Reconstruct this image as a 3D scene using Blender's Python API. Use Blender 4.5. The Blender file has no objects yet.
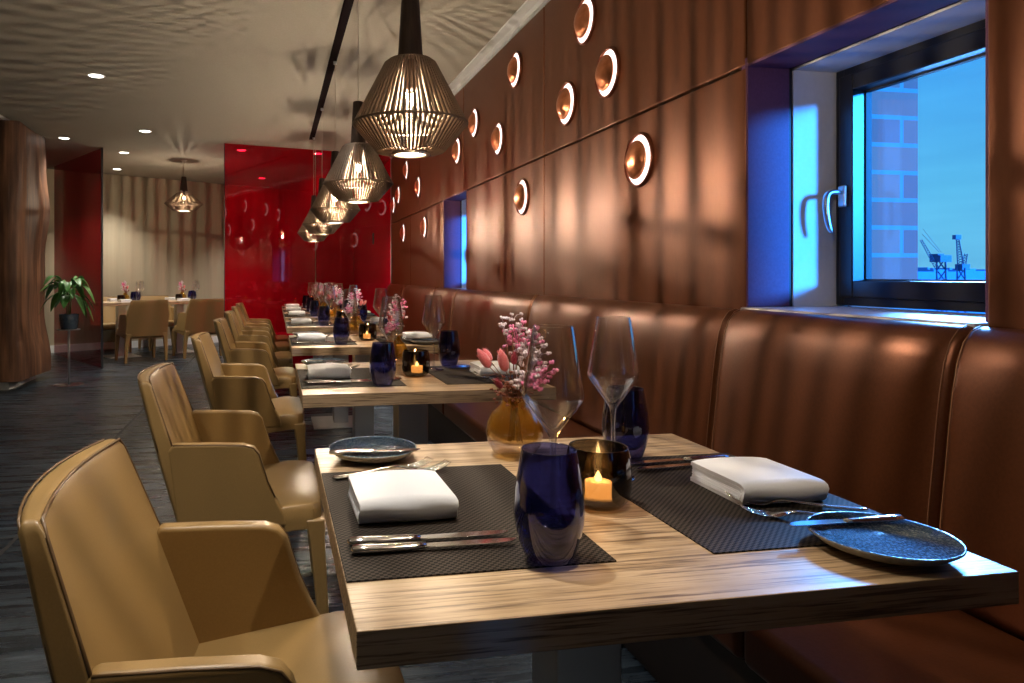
import bpy, math, random
from mathutils import Vector, Matrix
random.seed(7)
PI = math.pi
C = bpy.context.scene.collection
CEIL = 2.636
EYE = 1.11

# ------------------------------------------------------------------ mesh builder
class MB:
    def __init__(s): s.v = []; s.f = []; s.sm = []; s.mi = []
    def add(s, vs, fs, smooth=False, mi=0, M=None):
        n = len(s.v)
        for v in vs:
            v = Vector(v)
            if M is not None: v = M @ v
            s.v.append(tuple(v))
        for f in fs:
            s.f.append([n + i for i in f]); s.sm.append(smooth); s.mi.append(mi)
        return s
    def box(s, x0, x1, y0, y1, z0, z1, mi=0, M=None):
        vs = [(x0,y0,z0),(x1,y0,z0),(x1,y1,z0),(x0,y1,z0),(x0,y0,z1),(x1,y0,z1),(x1,y1,z1),(x0,y1,z1)]
        fs = [(0,3,2,1),(4,5,6,7),(0,1,5,4),(1,2,6,5),(2,3,7,6),(3,0,4,7)]
        return s.add(vs, fs, False, mi, M)
    def lathe(s, prof, seg=32, cx=0, cy=0, cz=0, mi=0, M=None, smooth=True, loop=False):
        vs = []; fs = []; n = len(prof)
        for (r, z) in prof:
            for k in range(seg):
                a = 2*PI*k/seg
                vs.append((cx + r*math.cos(a), cy + r*math.sin(a), cz + z))
        for i in range(n if loop else n-1):
            j = (i+1) % n
            for k in range(seg):
                l = (k+1) % seg
                fs.append((i*seg+k, i*seg+l, j*seg+l, j*seg+k))
        if not loop:
            if prof[0][0] > 1e-5: fs.append(tuple(range(seg))[::-1])
            if prof[-1][0] > 1e-5: fs.append(tuple((n-1)*seg + k for k in range(seg)))
        return s.add(vs, fs, smooth, mi, M)
    def shell(s, prof, seg=32, **k):   # lathe without caps
        n0 = len(s.f); s.lathe(prof, seg, **k)
        cut = [i for i in range(n0, len(s.f)) if len(s.f[i]) > 4]
        for i in reversed(cut): del s.f[i]; del s.sm[i]; del s.mi[i]
        return s
    def tube(s, pts, rads, seg=8, mi=0, smooth=True, flat=1.0, M=None, cap=True, up0=None):
        pts = [Vector(p) for p in pts]; n = len(pts)
        if not hasattr(rads, '__len__'): rads = [rads]*n
        vs = []; up = up0
        for i, p in enumerate(pts):
            t = (pts[min(i+1, n-1)] - pts[max(i-1, 0)]).normalized()
            if up is None: up = Vector((0,0,1)) if abs(t.z) < .9 else Vector((1,0,0))
            a = t.cross(up)
            if a.length < 1e-5: a = t.cross(Vector((0,1,0)))
            a.normalize(); b = a.cross(t).normalized()
            if up0 is None: up = b
            r = rads[i]
            rx, ry = r if hasattr(r, '__len__') else (r, r*flat)
            for k in range(seg):
                q = 2*PI*k/seg
                vs.append(p + a*rx*math.cos(q) + b*ry*math.sin(q))
        fs = []
        for i in range(n-1):
            for k in range(seg):
                l = (k+1) % seg
                fs.append((i*seg+k, i*seg+l, (i+1)*seg+l, (i+1)*seg+k))
        if cap:
            fs.append(tuple(range(seg))[::-1]); fs.append(tuple((n-1)*seg+k for k in range(seg)))
        return s.add(vs, fs, smooth, mi, M)
    def prism(s, poly, a, b, axis='y', mi=0, M=None, smooth=False):
        n = len(poly); vs = []
        for t in (a, b):
            for (p, q) in poly:
                vs.append({'y': (p, t, q), 'x': (t, p, q), 'z': (p, q, t)}[axis])
        fs = [tuple(range(n)), tuple(range(2*n-1, n-1, -1))]
        for i in range(n):
            j = (i+1) % n; fs.append((i, i+n, j+n, j))
        return s.add(vs, fs, smooth, mi, M)
    def sphere(s, c, r, seg=12, rings=8, mi=0, sc=(1,1,1), M=None):
        T = Matrix.Translation(Vector(c)) @ Matrix.Diagonal((sc[0], sc[1], sc[2], 1))
        if M is not None: T = M @ T
        pr = [(r*math.sin(PI*i/rings) if 0 < i < rings else 1e-6, -r*math.cos(PI*i/rings)) for i in range(rings+1)]
        return s.lathe(pr, seg, mi=mi, M=T)
    def grid(s, P, mi=0, smooth=True):   # P[i][j] points
        a = len(P); b = len(P[0]); vs = [p for r in P for p in r]
        fs = [(i*b+j, i*b+j+1, (i+1)*b+j+1, (i+1)*b+j) for i in range(a-1) for j in range(b-1)]
        return s.add(vs, fs, smooth, mi)

def link(name, me, parent=None, loc=(0,0,0), rz=0):
    o = bpy.data.objects.new(name, me); C.objects.link(o)
    o.location = loc; o.rotation_euler = (0, 0, rz)
    if parent: o.parent = parent
    return o
def obj(name, mb, mats, parent=None, loc=(0,0,0), rz=0, bevel=0, bseg=2, sub=0, solid=0, fix=True):
    me = bpy.data.meshes.new(name)
    me.from_pydata(mb.v, [], mb.f)
    me.polygons.foreach_set('use_smooth', [True if (bevel or sub) else x for x in mb.sm])
    me.polygons.foreach_set('material_index', mb.mi)
    for m in (mats if isinstance(mats, (list, tuple)) else [mats]): me.materials.append(m)
    me.update()
    if fix:
        import bmesh
        bm = bmesh.new(); bm.from_mesh(me); bmesh.ops.recalc_face_normals(bm, faces=bm.faces); bm.to_mesh(me); bm.free()
    o = link(name, me, parent, loc, rz)
    if solid:
        m = o.modifiers.new('solid', 'SOLIDIFY'); m.thickness = solid; m.offset = 0
    if bevel:
        m = o.modifiers.new('bevel', 'BEVEL'); m.width = bevel; m.segments = bseg; m.limit_method = 'ANGLE'; m.angle_limit = math.radians(35)
        m.harden_normals = True
    if sub:
        m = o.modifiers.new('sub', 'SUBSURF'); m.levels = sub; m.render_levels = sub
    return o
def tag(o, label, cat, group=None, kind=None):
    o['label'] = label; o['category'] = cat
    if group: o['group'] = group
    if kind: o['kind'] = kind
    return o
def empty(name, loc=(0,0,0), rz=0):
    return link(name, None, None, loc, rz)
def struct(o, kind='structure'):
    o['kind'] = kind; return o
def copy_tree(o, parent=None):
    c = o.copy(); C.objects.link(c)
    if parent: c.parent = parent
    for ch in list(o.children): copy_tree(ch, c)
    return c

# ------------------------------------------------------------------ materials
def new_mat(name):
    m = bpy.data.materials.new(name); m.use_nodes = True
    nt = m.node_tree; nt.nodes.clear()
    out = nt.nodes.new('ShaderNodeOutputMaterial')
    return m, nt, out
def N(nt, t, **k):
    n = nt.nodes.new(t)
    for a, v in k.items():
        if a in n.inputs: n.inputs[a].default_value = v
        else: setattr(n, a, v)
    return n
def coords(nt, scale=(1,1,1), rot=(0,0,0), which='Object'):
    tc = N(nt, 'ShaderNodeTexCoord'); mp = N(nt, 'ShaderNodeMapping')
    mp.inputs['Scale'].default_value = scale; mp.inputs['Rotation'].default_value = rot
    nt.links.new(tc.outputs[which], mp.inputs['Vector']); return mp.outputs['Vector']
def noise(nt, vec, scale, detail=4, rough=.55):
    n = N(nt, 'ShaderNodeTexNoise'); n.inputs['Scale'].default_value = scale
    n.inputs['Detail'].default_value = detail; n.inputs['Roughness'].default_value = rough
    nt.links.new(vec, n.inputs['Vector']); return n.outputs['Fac']
def ramp(nt, fac, stops):
    r = N(nt, 'ShaderNodeValToRGB'); e = r.color_ramp.elements
    while len(e) < len(stops): e.new(.5)
    for i, (p, c) in enumerate(stops):
        e[i].position = p; e[i].color = (*c, 1)
    nt.links.new(fac, r.inputs['Fac']); return r.outputs['Color']
def bump(nt, h, strength, dist=.01):
    b = N(nt, 'ShaderNodeBump'); b.inputs['Strength'].default_value = strength; b.inputs['Distance'].default_value = dist
    nt.links.new(h, b.inputs['Height']); return b.outputs['Normal']
def pr(name, col, rough=.5, metal=0, spec=.5, coat=0, sheen=0, emis=None, es=0,
       nscale=None, ncoord=(1,1,1), c2=None, nb=0, bdist=.005, rough2=None, detail=4, which='Object', alpha=1):
    m, nt, out = new_mat(name)
    b = N(nt, 'ShaderNodeBsdfPrincipled')
    b.inputs['Base Color'].default_value = (*col, 1); b.inputs['Roughness'].default_value = rough
    b.inputs['Metallic'].default_value = metal; b.inputs['Specular IOR Level'].default_value = spec
    b.inputs['Coat Weight'].default_value = coat; b.inputs['Sheen Weight'].default_value = sheen
    if emis: b.inputs['Emission Color'].default_value = (*emis, 1); b.inputs['Emission Strength'].default_value = es
    if nscale:
        f = noise(nt, coords(nt, ncoord, which=which), nscale, detail)
        if c2: nt.links.new(ramp(nt, f, [(.3, col), (.7, c2)]), b.inputs['Base Color'])
        if nb: nt.links.new(bump(nt, f, nb, bdist), b.inputs['Normal'])
        if rough2 is not None:
            mr = N(nt, 'ShaderNodeMapRange'); mr.inputs['From Min'].default_value = .3; mr.inputs['From Max'].default_value = .7
            mr.inputs['To Min'].default_value = rough; mr.inputs['To Max'].default_value = rough2
            nt.links.new(f, mr.inputs['Value']); nt.links.new(mr.outputs[0], b.inputs['Roughness'])
    nt.links.new(b.outputs[0], out.inputs['Surface'])
    return m
def emit(name, col, s):
    m, nt, out = new_mat(name)
    e = N(nt, 'ShaderNodeEmission'); e.inputs['Color'].default_value = (*col, 1); e.inputs['Strength'].default_value = s
    nt.links.new(e.outputs[0], out.inputs['Surface']); return m
def thin_glass(name, tint=(1,1,1), rough=.0, ior=1.45, refl=(1,1,1), grad=None, diffuse=None, pw=4.0, edge=None):
    m, nt, out = new_mat(name)
    lw = N(nt, 'ShaderNodeLayerWeight'); lw.inputs['Blend'].default_value = .5
    pw_ = N(nt, 'ShaderNodeMath', operation='POWER'); pw_.inputs[1].default_value = pw; nt.links.new(lw.outputs['Facing'], pw_.inputs[0])
    fr = N(nt, 'ShaderNodeMapRange'); f0 = ((ior-1)/(ior+1))**2; fr.inputs['To Min'].default_value = f0; fr.inputs['To Max'].default_value = 1.0
    nt.links.new(pw_.outputs[0], fr.inputs['Value'])
    t = N(nt, 'ShaderNodeBsdfTransparent'); t.inputs['Color'].default_value = (*tint, 1)
    g = N(nt, 'ShaderNodeBsdfGlossy'); g.inputs['Color'].default_value = (*refl, 1); g.inputs['Roughness'].default_value = rough
    mx = N(nt, 'ShaderNodeMixShader')
    if edge:
        p2 = N(nt, 'ShaderNodeMath', operation='POWER'); p2.inputs[1].default_value = 5; nt.links.new(lw.outputs['Facing'], p2.inputs[0])
        nt.links.new(ramp(nt, p2.outputs[0], [(0, tint), (1, edge)]), t.inputs['Color'])
    if grad:   # (axis z from, to, colour below)
        sp = N(nt, 'ShaderNodeSeparateXYZ'); nt.links.new(coords(nt), sp.inputs[0])
        mr = N(nt, 'ShaderNodeMapRange'); mr.inputs['From Min'].default_value = grad[0]; mr.inputs['From Max'].default_value = grad[1]
        nt.links.new(sp.outputs['Z'], mr.inputs['Value'])
        nt.links.new(ramp(nt, mr.outputs[0], [(0, grad[2]), (1, tint)]), t.inputs['Color'])
    nt.links.new(fr.outputs[0], mx.inputs[0]); nt.links.new(t.outputs[0], mx.inputs[1]); nt.links.new(g.outputs[0], mx.inputs[2])
    if diffuse:
        df = N(nt, 'ShaderNodeBsdfDiffuse'); df.inputs['Color'].default_value = (*diffuse[1], 1)
        tl = N(nt, 'ShaderNodeBsdfTranslucent'); tl.inputs['Color'].default_value = (*diffuse[1], 1)
        m1 = N(nt, 'ShaderNodeMixShader'); m1.inputs[0].default_value = .6; m2 = N(nt, 'ShaderNodeMixShader'); m2.inputs[0].default_value = diffuse[0]
        nt.links.new(df.outputs[0], m1.inputs[1]); nt.links.new(tl.outputs[0], m1.inputs[2])
        nt.links.new(t.outputs[0], m2.inputs[1]); nt.links.new(m1.outputs[0], m2.inputs[2]); nt.links.new(m2.outputs[0], mx.inputs[1])
    nt.links.new(mx.outputs[0], out.inputs['Surface']); return m

def real_glass(name, tr=.30):
    m, nt, out = new_mat(name)
    g = N(nt, 'ShaderNodeBsdfGlass'); g.inputs['IOR'].default_value = 1.5; g.inputs['Roughness'].default_value = 0
    t = N(nt, 'ShaderNodeBsdfTransparent'); mx = N(nt, 'ShaderNodeMixShader'); mx.inputs[0].default_value = tr
    nt.links.new(g.outputs[0], mx.inputs[1]); nt.links.new(t.outputs[0], mx.inputs[2]); nt.links.new(mx.outputs[0], out.inputs['Surface']); return m
def wood_table():
    m, nt, out = new_mat('oak_table')
    b = N(nt, 'ShaderNodeBsdfPrincipled')
    v = coords(nt, (1.2, 34, 34)); v2 = coords(nt, (7, 230, 230)); v3 = coords(nt, (.8, 5, 5))
    f1 = noise(nt, v, 1.6, 6, .65); f2 = noise(nt, v2, 1.0, 4, .6); f3 = noise(nt, v3, 1.5, 2)
    c1 = ramp(nt, f1, [(.30, (.21, .135, .075)), (.44, (.46, .335, .20)), (.66, (.60, .46, .305))])
    c2 = ramp(nt, f2, [(.38, (.22, .17, .13)), (.50, (1, 1, 1))])
    mx = N(nt, 'ShaderNodeMixRGB', blend_type='MULTIPLY'); mx.inputs[0].default_value = .85
    nt.links.new(c1, mx.inputs[1]); nt.links.new(c2, mx.inputs[2])
    mx2 = N(nt, 'ShaderNodeMixRGB', blend_type='MULTIPLY'); mx2.inputs[0].default_value = .5
    nt.links.new(mx.outputs[0], mx2.inputs[1]); nt.links.new(ramp(nt, f3, [(.3, (.7,.62,.55)), (.7, (1,1,1))]), mx2.inputs[2])
    nt.links.new(mx2.outputs[0], b.inputs['Base Color'])
    b.inputs['Roughness'].default_value = .42
    nt.links.new(bump(nt, f2, .25, .002), b.inputs['Normal'])
    nt.links.new(b.outputs[0], out.inputs['Surface']); return m
def floor_mat():
    m, nt, out = new_mat('slate_floor')
    b = N(nt, 'ShaderNodeBsdfPrincipled')
    v = coords(nt, (1.3, 16, 1)); f1 = noise(nt, v, 1.5, 6, .65)
    f2 = noise(nt, coords(nt, (3, 90, 1)), 1.2, 4, .6)
    c = ramp(nt, f1, [(.3, (.005, .008, .012)), (.52, (.013, .021, .030)), (.72, (.050, .074, .096))])
    # joints: long seam at X=-1.075 comes from the object split; board joints every 1.2 m along Y
    br = N(nt, 'ShaderNodeTexBrick'); br.offset = .5
    br.inputs['Scale'].default_value = 1; br.inputs['Mortar Size'].default_value = .004; br.inputs['Brick Width'].default_value = 1.6; br.inputs['Row Height'].default_value = .22
    br.inputs['Color1'].default_value = (1,1,1,1); br.inputs['Color2'].default_value = (.75,.75,.75,1); br.inputs['Mortar'].default_value = (.25,.25,.25,1)
    nt.links.new(coords(nt), br.inputs['Vector'])
    mx = N(nt, 'ShaderNodeMixRGB', blend_type='MULTIPLY'); mx.inputs[0].default_value = .8
    nt.links.new(c, mx.inputs[1]); nt.links.new(br.outputs['Color'], mx.inputs[2])
    nt.links.new(mx.outputs[0], b.inputs['Base Color'])
    mr = N(nt, 'ShaderNodeMapRange'); mr.inputs['From Min'].default_value = .3; mr.inputs['From Max'].default_value = .7
    mr.inputs['To Min'].default_value = .16; mr.inputs['To Max'].default_value = .42
    nt.links.new(f1, mr.inputs['Value']); nt.links.new(mr.outputs[0], b.inputs['Roughness'])
    ad = N(nt, 'ShaderNodeMath', operation='ADD'); nt.links.new(f1, ad.inputs[0]); nt.links.new(f2, ad.inputs[1])
    nt.links.new(bump(nt, ad.outputs[0], .45, .006), b.inputs['Normal'])
    nt.links.new(b.outputs[0], out.inputs['Surface']); return m
def mat_weave():
    m, nt, out = new_mat('woven_mat')
    b = N(nt, 'ShaderNodeBsdfPrincipled')
    ck = N(nt, 'ShaderNodeTexChecker'); ck.inputs['Scale'].default_value = 1/.0048
    nt.links.new(coords(nt), ck.inputs['Vector'])
    ck.inputs['Color1'].default_value = (.008, .0065, .0055, 1); ck.inputs['Color2'].default_value = (.055, .044, .036, 1)
    nt.links.new(ck.outputs['Color'], b.inputs['Base Color'])
    b.inputs['Roughness'].default_value = .7; b.inputs['Specular IOR Level'].default_value = .08
    nt.links.new(bump(nt, ck.outputs['Fac'], .6, .0015), b.inputs['Normal'])
    nt.links.new(b.outputs[0], out.inputs['Surface']); return m
def brick_mat():
    m, nt, out = new_mat('brick')
    b = N(nt, 'ShaderNodeBsdfPrincipled')
    br = N(nt, 'ShaderNodeTexBrick'); br.offset = .5
    br.inputs['Scale'].default_value = 1; br.inputs['Mortar Size'].default_value = .0075; br.inputs['Mortar Smooth'].default_value = .1
    br.inputs['Brick Width'].default_value = .25; br.inputs['Row Height'].default_value = .0905
    br.inputs['Color1'].default_value = (.50,.13,.09,1); br.inputs['Color2'].default_value = (.36,.09,.075,1); br.inputs['Mortar'].default_value = (.20,.21,.20,1)
    tc = N(nt, 'ShaderNodeTexCoord'); sp = N(nt, 'ShaderNodeSeparateXYZ'); cb = N(nt, 'ShaderNodeCombineXYZ')
    ad = N(nt, 'ShaderNodeMath', operation='ADD')
    nt.links.new(tc.outputs['Object'], sp.inputs[0]); nt.links.new(sp.outputs['X'], ad.inputs[0]); nt.links.new(sp.outputs['Y'], ad.inputs[1])
    nt.links.new(ad.outputs[0], cb.inputs['X']); nt.links.new(sp.outputs['Z'], cb.inputs['Y']); nt.links.new(cb.outputs[0], br.inputs['Vector'])
    nt.links.new(br.outputs['Color'], b.inputs['Base Color']); b.inputs['Roughness'].default_value = .85
    nt.links.new(bump(nt, br.outputs['Fac'], -.6, .01), b.inputs['Normal'])
    nt.links.new(b.outputs[0], out.inputs['Surface']); return m
def column_wood():
    m, nt, out = new_mat('column_wood')
    b = N(nt, 'ShaderNodeBsdfPrincipled')
    f1 = noise(nt, coords(nt, (9, 9, .7)), 2.0, 6, .62); f2 = noise(nt, coords(nt, (1.5, 1.5, .5)), 2, 3); f3 = noise(nt, coords(nt, (40, 40, 1.6)), 1.5, 4)
    c1 = ramp(nt, f1, [(.32, (.060, .026, .014)), (.5, (.17, .075, .036)), (.68, (.31, .15, .075))])
    c2 = ramp(nt, f2, [(.35, (.42, .38, .36)), (.62, (1, 1, 1))])
    mx = N(nt, 'ShaderNodeMixRGB', blend_type='MULTIPLY'); mx.inputs[0].default_value = .9
    nt.links.new(c1, mx.inputs[1]); nt.links.new(c2, mx.inputs[2])
    nt.links.new(mx.outputs[0], b.inputs['Base Color']); b.inputs['Roughness'].default_value = .5
    nt.links.new(bump(nt, f3, .5, .006), b.inputs['Normal'])
    nt.links.new(b.outputs[0], out.inputs['Surface']); return m
def plate_mat():
    m, nt, out = new_mat('speckled_glaze')
    b = N(nt, 'ShaderNodeBsdfPrincipled')
    v = N(nt, 'ShaderNodeTexVoronoi'); v.inputs['Scale'].default_value = 240
    nt.links.new(coords(nt), v.inputs['Vector'])
    nt.links.new(ramp(nt, v.outputs['Distance'], [(.12, (.68, .78, .80)), (.5, (.06, .14, .26))]), b.inputs['Base Color'])
    b.inputs['Roughness'].default_value = .22
    nt.links.new(bump(nt, v.outputs['Distance'], .5, .0015), b.inputs['Normal'])
    nt.links.new(b.outputs[0], out.inputs['Surface']); return m

M = {}
M['wood'] = wood_table(); M['floor'] = floor_mat(); M['mat'] = mat_weave(); M['brick'] = brick_mat(); M['column'] = column_wood(); M['plate'] = plate_mat()
M['plate_rim'] = pr('stoneware', (.36,.34,.29), .4, nscale=160, c2=(.20,.20,.18))
M['leather_tan'] = pr('tan_leather', (.30,.19,.070), .38, spec=.55, nscale=320, nb=.12, bdist=.001, c2=(.27,.17,.061))
M['piping'] = pr('dark_tan_piping', (.13,.075,.03), .4)
M['panel'] = pr('bronze_panel', (.155,.050,.019), .40, metal=.62, nscale=60, ncoord=(1, 1, .4), nb=.05, bdist=.002, c2=(.135,.042,.016))
M['bench'] = pr('brown_leather', (.14,.043,.015), .36, metal=.55, spec=.6, nscale=150, nb=.16, bdist=.0015, c2=(.115,.035,.012))
M['bench_dark'] = pr('dark_base', (.03,.018,.014), .5, nscale=20, c2=(.025,.016,.012))
M['thread'] = pr('stitching', (.30,.14,.07), .5)
M['ceiling'] = pr('ceiling_plaster', (.38,.35,.29), .85, nscale=90, c2=(.34,.315,.26), nb=.2, bdist=.002)
M['beige'] = pr('beige_wall', (.37,.32,.225), .75, nscale=6, ncoord=(3,3,.08), c2=(.33,.28,.195))
M['white'] = pr('white_paint', (.75,.76,.76), .5, nscale=30, c2=(.70,.71,.71))
M['plaster'] = pr('reveal_plaster', (.66,.68,.70), .8, nscale=60, c2=(.62,.64,.66), nb=.15, bdist=.002)
M['black_frame'] = pr('dark_window_frame', (.008,.010,.016), .32, nscale=40, c2=(.010,.012,.018))
M['gasket'] = pr('rubber_gasket', (.006,.006,.008), .6, nscale=80, c2=(.01,.01,.012))
M['steel'] = pr('brushed_steel', (.62,.61,.60), .28, metal=1, nscale=12, ncoord=(1,1,30), rough2=.38)
M['satin'] = pr('satin_metal', (.55,.56,.58), .3, metal=1, nscale=50, rough2=.35)
M['cutlery'] = pr('polished_cutlery', (.80,.77,.74), .10, metal=1, nscale=30, rough2=.16)
M['napkin'] = pr('white_linen', (.86,.88,.92), .9, sheen=.3, nscale=500, c2=(.82,.84,.88), nb=.15, bdist=.0006)
M['blackwood'] = pr('dark_turned_wood', (.022,.013,.009), .55, spec=.3, nscale=30, ncoord=(4,4,.4), c2=(.045,.026,.017))
M['slat'] = pr('walnut_slat', (.11,.075,.05), .5, nscale=30, c2=(.15,.105,.07))
M['cord'] = pr('textile_cord', (.42,.38,.30), .7, nscale=90, c2=(.35,.32,.26))
M['brass'] = pr('brass_plate', (.70,.62,.48), .3, metal=1, nscale=30, rough2=.38)
M['copper'] = pr('beaten_copper', (.80,.32,.16), .30, metal=.9, nscale=30, c2=(.60,.20,.085), nb=.12, bdist=.004)
M['copper_rim'] = pr('copper_rim', (.22,.07,.035), .35, metal=.8, nscale=30, c2=(.18,.055,.03))
M['leaf'] = pr('plant_leaf', (.045,.17,.030), .32, spec=.6, nscale=14, ncoord=(1,6,1), c2=(.07,.24,.045))
M['stem'] = pr('stem_green', (.10,.13,.04), .6, nscale=40, c2=(.14,.12,.05))
M['stem_dry'] = pr('dry_stem', (.16,.07,.04), .7, nscale=60, c2=(.22,.11,.06))
M['pink'] = pr('bunny_tail_pink', (.85,.13,.16), .9, sheen=.6, nscale=500, c2=(.95,.30,.32), nb=.8, bdist=.002)
M['wine'] = pr('wine_red_tail', (.28,.012,.03), .9, sheen=.3, nscale=500, c2=(.40,.03,.06), nb=.8, bdist=.002)
M['magenta'] = pr('pink_petal', (.85,.16,.42), .7, nscale=200, c2=(.95,.42,.62))
M['petal'] = pr('white_petal', (.85,.80,.82), .7, nscale=200, c2=(.75,.60,.68))
M['rust'] = pr('rust_berry', (.33,.07,.04), .6, nscale=200, c2=(.22,.10,.05))
M['wax'] = pr('candle_wax', (.85,.72,.5), .5, emis=(1,.46,.13), es=4.5, nscale=30, c2=(.8,.66,.45))
M['flame'] = emit('flame', (1,.62,.25), 22)
M['bulb'] = emit('bulb_glow', (1,.74,.42), 60)
M['downlight'] = emit('downlight_lens', (1,.93,.82), 9)
M['halo'] = emit('halo_led', (1,.80,.74), 2.1)
M['strip'] = emit('led_strip', (.92,.96,1), 5)
M['glass'] = thin_glass('clear_glass', (.99,.99,.99), .04, 1.6, pw=2.0, edge=(.62,.65,.70))
M['pane'] = thin_glass('window_pane', (.97,.985,.99), .0, 1.35)
M['blue_glass'] = thin_glass('cobalt_glass', (.075,.11,.40), .0, 1.5)
M['amber'] = thin_glass('amber_glass', (.97,.83,.45), .0, 1.6, grad=(.035, .045, (.95,.90,.88)), pw=3, diffuse=(.10, (.9,.52,.08)))
M['smoke'] = thin_glass('smoked_glass', (.22,.18,.13), .06, 1.6, pw=3)
M['red_glass'] = thin_glass('red_glass', (.90,.065,.16), .015, 1.5, diffuse=(.06, (.75,.01,.05)))
M['red_dark'] = thin_glass('red_glass_screen', (.52,.11,.14), .015, 1.45, diffuse=(.06, (.40,.008,.02)))
M['water'] = pr('harbour_water', (.03,.10,.16), .3, nscale=.02, c2=(.04,.12,.19))
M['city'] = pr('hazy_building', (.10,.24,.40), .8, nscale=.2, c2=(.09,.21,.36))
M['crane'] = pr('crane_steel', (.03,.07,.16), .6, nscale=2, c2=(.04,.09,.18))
M['dark_seam'] = pr('dark_joint', (.008,.008,.009), .6, nscale=20, c2=(.010,.010,.011))
M['track'] = pr('track_recess', (.008,.004,.005), .9, spec=.05, nscale=20, c2=(.010,.005,.006))

# ------------------------------------------------------------------ camera
cam = bpy.data.cameras.new('camera'); co = bpy.data.objects.new('camera', cam); C.objects.link(co)
cam.sensor_width = 36; cam.lens = 698/1024*36; cam.sensor_fit = 'HORIZONTAL'
co.location = (0, 0, EYE)
TH = math.atan(125/698)
co.rotation_euler = (PI/2, 0, -TH)
cam.shift_x = (512-400)/1024; cam.shift_y = -(341.5-275.5)/1024
cam.clip_start = .02; cam.clip_end = 2000
bpy.context.scene.camera = co

# ------------------------------------------------------------------ room shell
WX = 1.45
def backY(x): return 11.02 + .543*(x + 2.64)
struct(obj('floor', MB().box(-6, 1.9, -3.5, 14, -.1, 0), M['floor']))
struct(obj('trim_floor_joint', MB().box(-1.086, -1.066, -3.5, 12, 0, .0012).box(-6, -1.086, 3.19, 3.2, 0, .001), M['dark_seam']))
struct(obj('ceiling', MB().box(-6, 1.9, -3.5, 14, CEIL, CEIL+.1), M['ceiling']))
ln = math.atan(.543)
for nm, pts in (('wall_back', ((-6, backY(-6)), (1.6, backY(1.6)))),):
    (x0, y0), (x1, y1) = pts
    mb = MB(); nx, ny = -math.sin(ln)*.12, math.cos(ln)*.12
    mb.prism([(x0, y0), (x1, y1), (x1+nx, y1+ny), (x0+nx, y0+ny)], 0, CEIL, 'z')
    struct(obj(nm, mb, M['beige']))
    mb = MB(); mb.prism([(x0, y0), (x1, y1), (x1-nx*.15, y1-ny*.15), (x0-nx*.15, y0-ny*.15)], 0, .105, 'z')
    struct(obj('baseboard_back', mb, M['white']))
struct(obj('wall_left', MB().box(-6.1, -6, -3.5, backY(-6)+.1, 0, CEIL), M['beige']))
struct(obj('wall_front', MB().box(-6, 1.45, -3.6, -3.5, 0, CEIL), M['beige']))
# right wall masonry with two openings plus an added unseen one for blue light
W1 = (1.212, 1.955, 1.012, 1.764); W2 = (5.21, 5.93, 1.0, 1.764); W3_ADDED = (-1.36, -.64, 1.012, 1.764)
def walled(mb, xa, xb, g=0):
    ys = [-3.5, W3_ADDED[0]-g, W3_ADDED[1]+g, W1[0]-g, W1[1]+g, W2[0]-g, W2[1]+g, 14]
    mb.box(xa, xb, ys[0], ys[7], 0, 1.0-g); mb.box(xa, xb, ys[0], ys[7], 1.764+g, CEIL)
    for a, b in ((0, 1), (2, 3), (4, 5), (6, 7)): mb.box(xa, xb, ys[a], ys[b], 1.0-g, 1.764+g)
    return mb
struct(obj('wall_right', walled(MB(), 1.485, 1.84, .03), M['plaster']))
struct(obj('wall_outside', walled(MB(), 1.84, 2.092, .015), M['brick']))
# cove trim along ceiling
struct(obj('trim_ceiling', MB().box(1.37, 1.45, -3.5, 8.75, CEIL-.012, CEIL-.001).box(1.43, 1.45, -3.5, 8.75, CEIL-.045, CEIL-.012), M['plaster'], bevel=.002))

# bronze wall panels: top row and lower row (each panel can be unscrewed)
order = ['nearest', 'second', 'third', 'fourth', 'fifth', 'sixth', 'seventh']
top_b = [-3.03, -1.37, .295, 1.96, 3.623, 5.286, 6.95, 8.74]
low = [(-3.03, -1.37), (-.63, .295), (.295, 1.212), (1.955, 3.623), (3.623, 5.21), (5.93, 7.45), (7.45, 8.74)]
pl = {2: 'over the near end of the window', 3: 'above the near window', 4: 'between the two halo clusters', 5: 'above the far window'}
names_top = ['behind the camera', 'beside the camera', 'at the right edge of the photo', 'right after the near window corner, with three copper discs',
             'third along, with two copper discs and one half behind the lamp', 'above the far narrow window', 'last one before the red glass']
for i in range(7):
    o = obj('wall_panel', MB().box(WX, WX+.035, top_b[i]+.004, top_b[i+1]-.004, 1.768, CEIL-.05), M['panel'], bevel=.006, bseg=3)
    tag(o, 'upper row bronze leather panel ' + names_top[i], 'wall panel', 'upper bronze wall panels')
names_low = ['behind the camera', 'beside the camera', 'right of the near window at the photo edge', 'between near window and first lamp, with one copper disc',
             'with one copper disc, ending at the far narrow window', 'just past the far narrow window, with one disc', 'last beside the red glass, with one small disc']
for i, (a, b) in enumerate(low):
    o = obj('wall_panel', MB().box(WX, WX+.035, a+.004, b-.004, .95, 1.760), M['panel'], bevel=.006, bseg=3)
    tag(o, 'lower row bronze leather panel ' + names_low[i], 'wall panel', 'lower bronze wall panels')

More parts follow.
